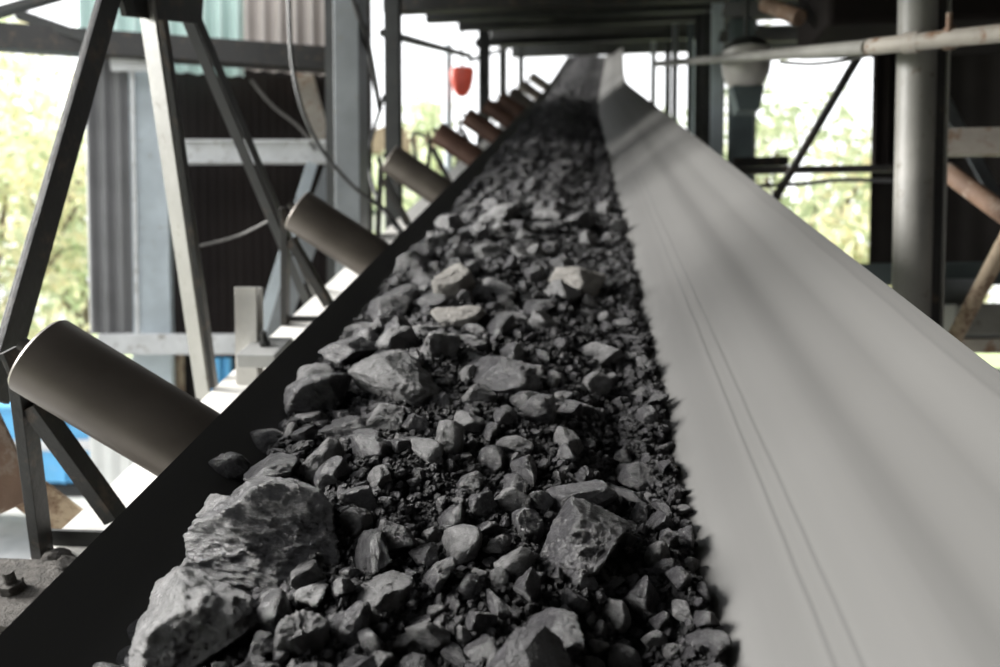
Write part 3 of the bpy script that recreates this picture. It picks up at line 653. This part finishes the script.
MB().tube([t0 + Vector((-.1, 0, 0)), t0 + Vector((.12, 0, 0))], .09, 24).build('drum', M['colgrey'], t, smooth=True, auto=40)
MB().box(t0 + Vector((.05, 0, -.12)), .3, .2, .1).build('base', M['colgrey'], t, bevel=.004)
MB().tube([t0 + Vector((-.12, 0, 0)), t0 + Vector((-.1, 0, 0))], .05, 20).build('end_cover', M['dark'], t)
tag(MB().box(at(990, 318, 3.2) + Vector((.2, 0, 0)), .9, .5, .12).build('machine_bed', M['greycol'], bevel=.01), 'grey slab of machine bed at the right edge', 'machine')
tag(MB().bar(at(955, 345, 2.7), ext(at(955, 345, 2.7), at(1050, 345, 2.6), 4), .1, .05, up=UPV).build('walkway_rail', M['beige'], bevel=.004), 'low beige bar at the right edge above the belt', 'bar')

# ================================================================== COAL
def hs0(a):                                            # mean coal surface
    t = (a + .505) / .64
    if t <= 0 or t >= 1: return hb(a) + .012
    return hb(a) - .085 * (4 * t * (1 - t)) ** .6 - (.018 * math.exp(-((a + .33) / .12) ** 2))
GA, GD, G0, ST = -.56, .28, .28, .0085
nA = int(.78 / ST); nD = int((17.6 - G0) / ST / 1.6)
def dgrid(j): return G0 + (17.6 - G0) * (j / nD) ** 1.9
H = np.zeros((nD + 1, nA + 1)); vs_ = []
for j in range(nD + 1):
    d = dgrid(j)
    e = .022 * noise.noise(Vector((0, d * 6, 3))) + .012 * noise.noise(Vector((5, d * 22, 3)))
    e2 = .022 * noise.noise(Vector((9, d * 5, 3))) + .010 * noise.noise(Vector((9, d * 25, 7)))
    for i in range(nA + 1):
        a = GA + ST * i
        aa = a + (e if a > -.2 else e2)
        aa += -.05 * max(0, min(1, (1.25 - d) / .35)) * max(0, min(1, (-.3 - a) / .1))
        h = hs0(aa) - .014 * noise.noise(Vector((a * 9, d * 9, 1))) - .009 * noise.noise(Vector((a * 28, d * 28, 2))) - .005 * noise.noise(Vector((a * 80, d * 80, 4)))
        t = (aa + .505) / .64
        if t < 0 or t > 1: h = max(h, hb(a) + .012)
        H[j, i] = h; vs_.append(tuple(P(a, h, d)))
fs = [(j * (nA + 1) + i, j * (nA + 1) + i + 1, (j + 1) * (nA + 1) + i + 1, (j + 1) * (nA + 1) + i) for j in range(nD) for i in range(nA)]
me = bpy.data.meshes.new('coal_bed'); me.from_pydata(vs_, [], fs); me.materials.append(M['fines'])
for p_ in me.polygons: p_.use_smooth = True
o = bpy.data.objects.new('coal_bed', me); C.objects.link(o); tag(o, 'bed of fine black coal dust lying in the belt trough', 'coal dust', kind='stuff')
def hsurf(a, d):
    j = nD * (max(0, (d - G0) / (17.6 - G0))) ** (1 / 1.9); i = (a - GA) / ST
    return H[min(nD, max(0, int(round(j)))), min(nA, max(0, int(round(i))))]

# chips: tiny angular crumbs
ph = (1 + 5 ** .5) / 2
ico = np.array([(-1, ph, 0), (1, ph, 0), (-1, -ph, 0), (1, -ph, 0), (0, -1, ph), (0, 1, ph), (0, -1, -ph), (0, 1, -ph), (ph, 0, -1), (ph, 0, 1), (-ph, 0, -1), (-ph, 0, 1)], float); ico /= np.linalg.norm(ico[0])
icf = np.array([(0, 11, 5), (0, 5, 1), (0, 1, 7), (0, 7, 10), (0, 10, 11), (1, 5, 9), (5, 11, 4), (11, 10, 2), (10, 7, 6), (7, 1, 8), (3, 9, 4), (3, 4, 2), (3, 2, 6), (3, 6, 8), (3, 8, 9), (4, 9, 5), (2, 4, 11), (6, 2, 10), (8, 6, 7), (9, 8, 1)])
def frame(a, h, d): return np.array(P(a, h, d))
BX = np.array([S, U, N])
def randrot(n):
    q = rng.normal(size=(n, 4)); q /= np.linalg.norm(q, axis=1)[:, None]; w_, x, y, z = q.T
    return np.stack([1 - 2 * (y * y + z * z), 2 * (x * y - z * w_), 2 * (x * z + y * w_), 2 * (x * y + z * w_), 1 - 2 * (x * x + z * z), 2 * (y * z - x * w_), 2 * (x * z - y * w_), 2 * (y * z + x * w_), 1 - 2 * (x * x + y * y)], 1).reshape(n, 3, 3)
nch = 52000
dd = .42 + (2.9 - .42) * rng.random(nch) ** 1.5; aa = rng.uniform(-.515, .15, nch)
rad = .0018 + .0050 * rng.random(nch) ** 3.0; rad *= (.75 + .35 * dd)
cen = np.array([P(a, hsurf(a, d) - r * .5, d) for a, d, r in zip(aa, dd, rad)])
base = ico[None] * rng.uniform(.62, 1.2, (nch, 12, 1)) * np.stack([np.ones(nch), rng.uniform(.55, 1, nch), rng.uniform(.4, .9, nch)], 1)[:, None, :]
V = np.einsum('nij,nkj->nki', randrot(nch), base) * rad[:, None, None] + cen[:, None, :]
keep = np.array([hsurf(a, d) < hb(a) + .004 for a, d in zip(aa, dd)]); V = V[keep]; nch = len(V)
me = bpy.data.meshes.new('coal_chips'); me.from_pydata(V.reshape(-1, 3).tolist(), [], (icf[None] + 12 * np.arange(nch)[:, None, None]).reshape(-1, 3).tolist()); me.materials.append(M['fines'])
o = bpy.data.objects.new('coal_chips', me); C.objects.link(o); tag(o, 'countless tiny black coal crumbs between the larger lumps', 'coal crumbs', kind='stuff')

# lump shapes
def rock_mesh(seed, sub, npl=13, rough=.05, name='lump'):
    r = np.random.default_rng(seed); bm_ = bmesh.new(); bmesh.ops.create_icosphere(bm_, subdivisions=sub, radius=1)
    n_ = r.normal(size=(npl, 3)); n_ /= np.linalg.norm(n_, axis=1)[:, None]; dpl = r.uniform(.5, .98, npl); off = Vector(r.uniform(-50, 50, 3))
    for v in bm_.verts:
        p = v.co.normalized(); dots = n_ @ np.array(p); rr_ = np.where(dots > .05, dpl / np.maximum(dots, .05), 9.); s_ = np.sort(rr_)[:2]
        k_ = .008; x = max(k_ - abs(s_[0] - s_[1]), 0) / k_; R0 = min(s_[0] - x * x * k_ * .25, 1.18)
        R0 *= 1 + rough * 1.3 * noise.noise(p * 1.6 + off) + rough * .9 * noise.noise(p * 4.2 + off) + rough * .6 * noise.noise(p * 9 + off) + ((rough * .4 * noise.noise(p * 20 + off) + rough * .25 * noise.noise(p * 42 + off)) if sub > 4 else 0)
        # chipped ledges
        c_ = noise.noise(p * 1.5 + off * 2); R0 -= .03 * max(0, min(1, (c_ - .1) * 14))
        v.co = p * R0
    me = bpy.data.meshes.new(name); bm_.to_mesh(me); bm_.free()
    a_ = np.empty(len(me.vertices) * 3); me.vertices.foreach_get('co', a_); a_ = a_.reshape(-1, 3)
    ex = (a_.max(0) - a_.min(0)) / 2; a_ = (a_ - (a_.max(0) + a_.min(0)) / 2) / ex; me.vertices.foreach_set('co', a_.ravel())
    for p_ in me.polygons: p_.use_smooth = True
    return me
def place_rock(me, a, h, d, rx, ry, rz, yaw=0., tilt=0., tdir=0., m=None, name='coal_lump'):
    o = bpy.data.objects.new(name, me); C.objects.link(o)
    B = Matrix((S, U, N)).transposed().to_4x4()
    Rm = Matrix.Rotation(tilt, 4, Vector((math.cos(tdir), math.sin(tdir), 0))) @ Matrix.Rotation(yaw, 4, 'Z')
    o.matrix_world = Matrix.Translation(P(a, h, d)) @ B @ Rm @ Matrix.Diagonal((rx, ry, rz, 1))
    return o
FW = (RC @ Vector((0, 0, -1))).normalized()
def surf_hit(px, py, up):
    r = ray(px, py); k = r.dot(U); ra, rh = r.dot(S) / k, -r.dot(N) / k
    d = .55 / rh
    for _ in range(30): d = .6 * d + .4 * ((hsurf(ra * d, d) - up) / rh)
    return ra * d, rh * d, d, (U * d + S * ra * d - N * rh * d).dot(FW)
placed = []   # (a, d, r)
KEYS = [  # px, py, w, h, tone, yaw, tilt, label
 (188, 622, 150, 116, 'g', 4.6, .3, 'big dusty grey lump at the bottom left corner of the pile'),
 (272, 538, 160, 118, 'k', .1, .15, 'largest black boulder, low left, just above the dusty grey lump'),
 (580, 548, 122, 88, 'k', 3.2, .5, 'chunky black lump with a bright left face, right foreground'),
 (455, 290, 46, 44, 'p', .9, .3, 'brownish-grey pyramid-shaped stone in the upper middle'),
 (576, 284, 60, 36, 'p', .0, .1, 'palest rounded stone near the right edge of the pile'),
 (459, 320, 56, 24, 'p', .1, .0, 'flat grey stone slab just below the pyramid-shaped stone'),
 (398, 384, 104, 62, 'g', -.2, .1, 'long grey slab with a ridge, left of centre'),
 (318, 396, 66, 56, 'k', .5, .25, 'black angular lump at the left end of the long grey slab'),
 (350, 351, 62, 34, 'k', 0, .1, 'low dark lump at the belt wall above the long grey slab'),
 (399, 344, 48, 34, 'g', .4, .2, 'rough grey lump just above the long slab'),
 (438, 346, 44, 40, 'g', 1.0, .1, 'upright grey block right of the rough grey lump'),
 (346, 434, 52, 36, 'k', .3, .1, 'dark lump tucked under the left end of the slab'),
 (384, 421, 42, 30, 'g', .2, .1, 'small light-faced block directly below the long slab'),
 (319, 465, 56, 54, 'g', .8, .2, 'dusty knobbly lump on the upper edge of the largest boulder'),
 (268, 444, 50, 36, 'k', .2, .2, 'rough black lump at the left wall above the largest boulder'),
 (231, 469, 40, 40, 'k', .1, .3, 'leftmost small spiky lump above the largest boulder'),
 (270, 471, 56, 26, 'k', 0, .0, 'flat black lump wedged above the largest boulder'),
 (386, 312, 56, 34, 'k', .3, .2, 'dark slanting lump at the left wall, upper middle'),
 (401, 296, 44, 22, 'k', .2, .1, 'small dark lump behind the slanting one at the left wall'),
 (412, 266, 40, 32, 'k', .5, .1, 'rounded black lump touching the left wall high up'),
 (428, 282, 34, 22, 'k', .3, .1, 'small blocky lump left of the pyramid-shaped stone'),
 (541, 324, 35, 32, 'g', .5, .1, 'cube-like grey lump right of centre, upper middle'),
 (600, 357, 52, 22, 'g', -.1, .1, 'flat smooth-topped lump at the right, upper middle'),
 (506, 378, 78, 26, 'k', -.1, .1, 'long flat lump with a pointed right end, in the centre'),
 (476, 397, 42, 30, 'g', .4, .3, 'light-faced lump below the long pointed lump'),
 (540, 416, 40, 44, 'k', .7, .2, 'tall dark lump in the centre with a grey top'),
 (580, 502, 74, 34, 'k', -.1, .1, 'long dark lump lying behind the chunky bright-faced lump'),
 (357, 525, 34, 34, 'g', .2, .1, 'grey rounded lump right of the largest boulder'),
 (397, 541, 44, 46, 'k', .1, .1, 'layered squarish dark lump right of the largest boulder'),
 (378, 597, 68, 38, 'g', -.3, .2, 'light-topped wedge lump below the squarish dark lump'),
 (304, 640, 54, 56, 'g', .4, .2, 'grey lump at the bottom edge right of the dusty grey lump'),
 (352, 628, 46, 50, 'k', .6, .2, 'dark angular lump at the bottom edge below the wedge lump'),
 (549, 636, 84, 56, 'k', -.5, .2, 'large dark slanting lump at the bottom centre right'),
 (428, 636, 46, 34, 'g', .1, .1, 'grey rounded lump at the bottom centre'),
 (659, 556, 30, 40, 'g', .2, .2, 'narrow grey lump close to the bare belt, lower right'),
 (484, 506, 30, 36, 'k', .3, .2, 'twin-peaked dark lump in the lower centre'),
 (512, 502, 38, 34, 'g', .3, .2, 'block lump in the lower centre with a light left face'),
 (528, 528, 34, 34, 'k', .3, .2, 'dark lump touching the left of the chunky bright-faced lump'),
 (492, 462, 36, 32, 'k', .9, .2, 'dark block standing out of the fine crumbs in the centre'),
 (497, 548, 30, 22, 'g', .1, .1, 'small lighter lump below the block lump'),
 (570, 412, 28, 22, 'k', .1, .1, 'small dark lump right of the tall central lump'),
 (640, 478, 46, 30, 'k', .4, .2, 'dark elongated lump near the right edge of the pile'),
 (660, 522, 26, 26, 'k', .4, .2, 'small dark lump above the narrow grey lump at the right'),
 (575, 600, 30, 26, 'k', .4, .2, 'dark lump in the shade under the chunky bright-faced lump'),
 (640, 600, 44, 50, 'k', .4, .3, 'shadowed dark block at the lower right of the pile'),
 (470, 588, 34, 30, 'k', .2, .2, 'dark lump in the lower centre left of the slanting lump'),
 (452, 226, 36, 24, 'g', .3, .2, 'light grey wedge on the left of the pile, far third'),
 (498, 216, 46, 26, 'g', .2, .2, 'grey slab in the middle of the pile, far third'),
 (548, 220, 34, 20, 'g', .2, .1, 'pale lump beside the dark square hollow at right'),
 (576, 222, 40, 26, 'k', .2, .1, 'dark block casting a square shadow at the upper right'),
 (487, 254, 40, 22, 'g', .6, .1, 'grey rounded lump behind the pyramid-shaped stone'),
 (537, 254, 24, 22, 'g', .6, .1, 'small light lump midway between pyramid stone and dark block'),
]
SHORT = ['dusty corner lump', 'largest boulder', 'bright-faced chunk', 'pyramid stone', 'palest stone', 'flat grey slab', 'long grey slab', 'angular end lump', 'low wall lump', 'rough grey lump',
 'upright grey block', 'tucked lump', 'light-faced block', 'knobbly lump', 'rough wall lump', 'spiky lump', 'flat wedged lump', 'slanting wall lump', 'small wall lump', 'rounded wall lump', 'small blocky lump',
 'cube-like lump', 'smooth-topped lump', 'long pointed lump', 'light-faced central lump', 'tall central lump', 'long dark lump', 'rounded grey lump', 'layered squarish lump', 'light-topped wedge', 'grey bottom lump',
 'angular bottom lump', 'large slanting lump', 'rounded bottom lump', 'narrow grey lump', 'twin-peaked lump', 'light block lump', 'touching dark lump', 'standing dark block', 'small lighter lump', 'small dark lump',
 'elongated edge lump', 'small edge lump', 'shaded lump', 'shadowed block', 'lower central lump', 'far grey wedge', 'far grey slab', 'far pale lump', 'far dark block', 'rounded far lump', 'far light lump']
assert len(SHORT) == len(KEYS)
VM = {'k': M['coal'], 'g': M['coal_grey'], 'p': M['coal_pale']}
for i, (px, py, w_, h_, tone, yaw, tilt, lb) in enumerate(KEYS):
    up = .012; a, h, d, z = surf_hit(px, py, up); rx = w_ / 2 * z / F
    el = math.atan2((py - 50), F); ly = rx * .85
    hz = math.sqrt(max((h_ / 2 * z / F) ** 2 - (ly * math.sin(el)) ** 2, 0)) / math.cos(el); hz = min(max(hz, .5 * rx), 1.15 * rx)
    a, h, d, z = surf_hit(px, py, hz * .30)
    me = rock_mesh(100 + i, (6 if w_ > 90 else 5), 8 + i % 5, .055, 'lump'); me.materials.append(VM[tone])
    nm = 'stone' if tone == 'p' else 'coal_lump'
    o = place_rock(me, a, h, d, rx, ly, hz, yaw * .5, tilt * .6, i * 2.1, name=nm); tag(o, lb, 'stone' if tone == 'p' else 'coal lump')
    placed.append((a, d, rx, h - hz * .3))

me = rock_mesh(777, 4, 8, .12); me.materials.append(M['dirt'])
o = place_rock(me, -.885, .785, 1.03, .028, .022, .018, .4, .3, 1, name='dirt_clod'); tag(o, 'dark dirt clod stuck at the foot of the first roller bracket', 'dirt')
me = rock_mesh(778, 4, 8, .12); me.materials.append(M['dirt'])
o = place_rock(me, -.84, .775, 1.0, .018, .02, .012, 1.4, .3, 1, name='dirt_clod'); tag(o, 'smaller dirt clod between the first bracket foot and the belt edge', 'dirt')
# random lumps, biggest first
protos = []
for tone in ('k', 'k', 'g'):
    for i in range(7):
        me = rock_mesh(300 + len(protos), 4, 8 + i, .06); me.materials.append(VM[tone]); protos.append((me, tone))
low = []
for i in range(10):
    me = rock_mesh(500 + i, 2, 8 + i % 5, .06); co = np.empty(len(me.vertices) * 3); me.vertices.foreach_get('co', co)
    low.append((co.reshape(-1, 3), np.array([tuple(p_.vertices) for p_ in me.polygons]))); bpy.data.meshes.remove(me)
cand = []
cell = {}
def ck(a, d): return (int(math.floor(a / .06)), int(math.floor(d / .06)))
def free(a, d, r, f=.80):
    ca, cd = ck(a, d); n_ = 2
    for i in range(-n_, n_ + 1):
        for j in range(-n_, n_ + 1):
            for (pa, pd_, pr) in cell.get((ca + i, cd + j), ()):
                if (pa - a) ** 2 + (pd_ - d) ** 2 < (f * (pr + r)) ** 2: return False
    return True
def put(a, d, r): cell.setdefault(ck(a, d), []).append((a, d, r))
for (a, d, r, h) in placed: put(a, d, r * .9)
sched = [(.042, 160), (.036, 260), (.030, 420), (.025, 800), (.020, 1200), (.016, 2000), (.012, 3200), (.009, 4200), (.0065, 5000)]
rnd = random.Random(5)
for r0, n_ in sched:
    for _ in range(n_):
        r = r0 * rnd.uniform(.8, 1.15)
        dmax = 17.3 if r0 > .013 else (4.5 if r0 > .01 else 2.6)
        d = .5 + (dmax - .5) * rnd.random() ** (1.5 if r0 > .013 else 1.35)
        a = rnd.uniform(-.50 + r * .5, .135 - r * .3)
        if r0 > .024 and d < 1.7 and a > -.25 and rnd.random() < .6: continue       # keys already give the big ones nearby
        if a > -.08 and r > .019 and rnd.random() < .65: continue
        if .8 < d < .97 and -.33 < a < -.12 and r > .012 and rnd.random() < .8: continue   # the patch of fines left of centre
        if not free(a, d, r, .78 if r0 > .01 else .7): continue
        put(a, d, r); cand.append((a, d, r))
def proj(a, d, r):
    p = P(a, hsurf(a, d), d) - CAM; z = p.dot(FW); q_ = RC.transposed() @ p
    return z, 500 + F * q_.x / z, 333.5 - F * q_.y / z
scored = []
for c in cand:
    z, x, y = proj(*c); s_ = c[2] * F / z if (-10 < x < 1010 and -10 < y < 675) else 0
    scored.append((s_, c, x, y))
scored.sort(key=lambda q: -q[0])
NB = 300 - len(KEYS)
used = {}
BANDS = [(.0, .72, 'in the nearest strip at the bottom of the frame'), (.72, .86, 'level with the largest boulder'), (.86, 1.05, 'just beyond the largest boulder'),
         (1.05, 1.3, 'level with the long grey slab'), (1.3, 1.65, 'around the pyramid-shaped stone'), (1.65, 2.3, 'beyond the palest stone'), (2.3, 99, 'far up the pile')]
SIDES = [(-9, -.38, 'against the left belt wall'), (-.38, -.24, 'left of the middle'), (-.24, -.10, 'in the middle'), (-.10, .03, 'right of the middle'), (.03, 9, 'at the right edge by the bare belt')]
rest = []; nobj = 0
for s_, (a, d, r), x, y in scored:
    hh = hsurf(a, d)
    if nobj < NB and s_ > 0:
        fl = rnd.choice([0, 0, 1, 2]); me, tone = protos[rnd.randrange(len(protos))]
        if a > 0: 
            while tone == 'g' and rnd.random() < .6: me, tone = protos[rnd.randrange(len(protos))]
        rz = r * (.75, .5, .98)[fl] * rnd.uniform(.9, 1.1); rx = r * (1.05, 1.25, .85)[fl]; ry = r * rnd.uniform(.7, .95)
        o = place_rock(me, a, hh - rz * rnd.uniform(.25, .5), d, rx, ry, rz, rnd.uniform(0, 6.28), rnd.uniform(0, .6), rnd.uniform(0, 6.28))
        big = 'small' if r < .0155 else ('medium' if r < .024 else 'large')
        lb0 = f"{big} {('blocky', 'flattish', 'pointed')[fl]} {'grey' if tone == 'g' else 'black'} lump"
        near = sorted(range(len(KEYS)), key=lambda q_: (KEYS[q_][0] - x) ** 2 + (KEYS[q_][1] - y) ** 2)[:4]
        def dr(q_):
            dx, dy = x - KEYS[q_][0], y - KEYS[q_][1]
            if abs(dx) > 2 * abs(dy): return 'left of' if dx < 0 else 'right of'
            if abs(dy) > 2 * abs(dx): return 'above' if dy < 0 else 'below'
            return ('above left of' if dx < 0 else 'above right of') if dy < 0 else ('below left of' if dx < 0 else 'below right of')
        opts = [f"{lb0} {dr(near[0])} the {SHORT[near[0]]}", f"{lb0} {dr(near[1])} the {SHORT[near[1]]}"] + [f"{lb0} between the {SHORT[near[0]]} and the {SHORT[q_]}" for q_ in near[1:]] + [f"{lb0} {dr(near[2])} the {SHORT[near[2]]}"]
        lb = next((q_ for q_ in opts if q_ not in used), opts[0])
        tag(o, lb, 'coal lump', 'loose coal lumps on the pile'); used[lb] = used.get(lb, 0) + 1; nobj += 1
    else: rest.append((a, d, r, hh))
vv = []; ff = []; k_ = 0
for (a, d, r, hh) in rest:
    co, fc = low[rnd.randrange(10)]; s_ = np.array((r * rnd.uniform(.85, 1.15), r * rnd.uniform(.7, 1), r * rnd.uniform(.5, .9)))
    Rm = np.array(Matrix.Rotation(rnd.uniform(0, 6.28), 3, 'Z') @ Matrix.Rotation(rnd.uniform(-.6, .6), 3, 'X'))
    q_ = (co * s_) @ Rm.T @ BX + np.array(P(a, hh - s_[2] * .35, d)); vv.append(q_); ff.append(fc + k_); k_ += len(co)
if vv:
    me = bpy.data.meshes.new('coal_pieces'); me.from_pydata(np.concatenate(vv).tolist(), [], np.concatenate(ff).tolist())
    M['coal_small'] = mat('small_coal', (.05, .048, .052), .42, var=.75, scale=18, bump=.8, bscale=130); me.materials.append(M['coal_small'])
    o = bpy.data.objects.new('coal_pieces', me); C.objects.link(o); tag(o, 'thousands of small black coal pieces filling the pile up to its crest', 'coal pieces', kind='stuff')
for o in bpy.data.objects:
    if '_o' in o: del o['_o']
print('labels', len(used), 'lumps', nobj, 'rest', len(rest))
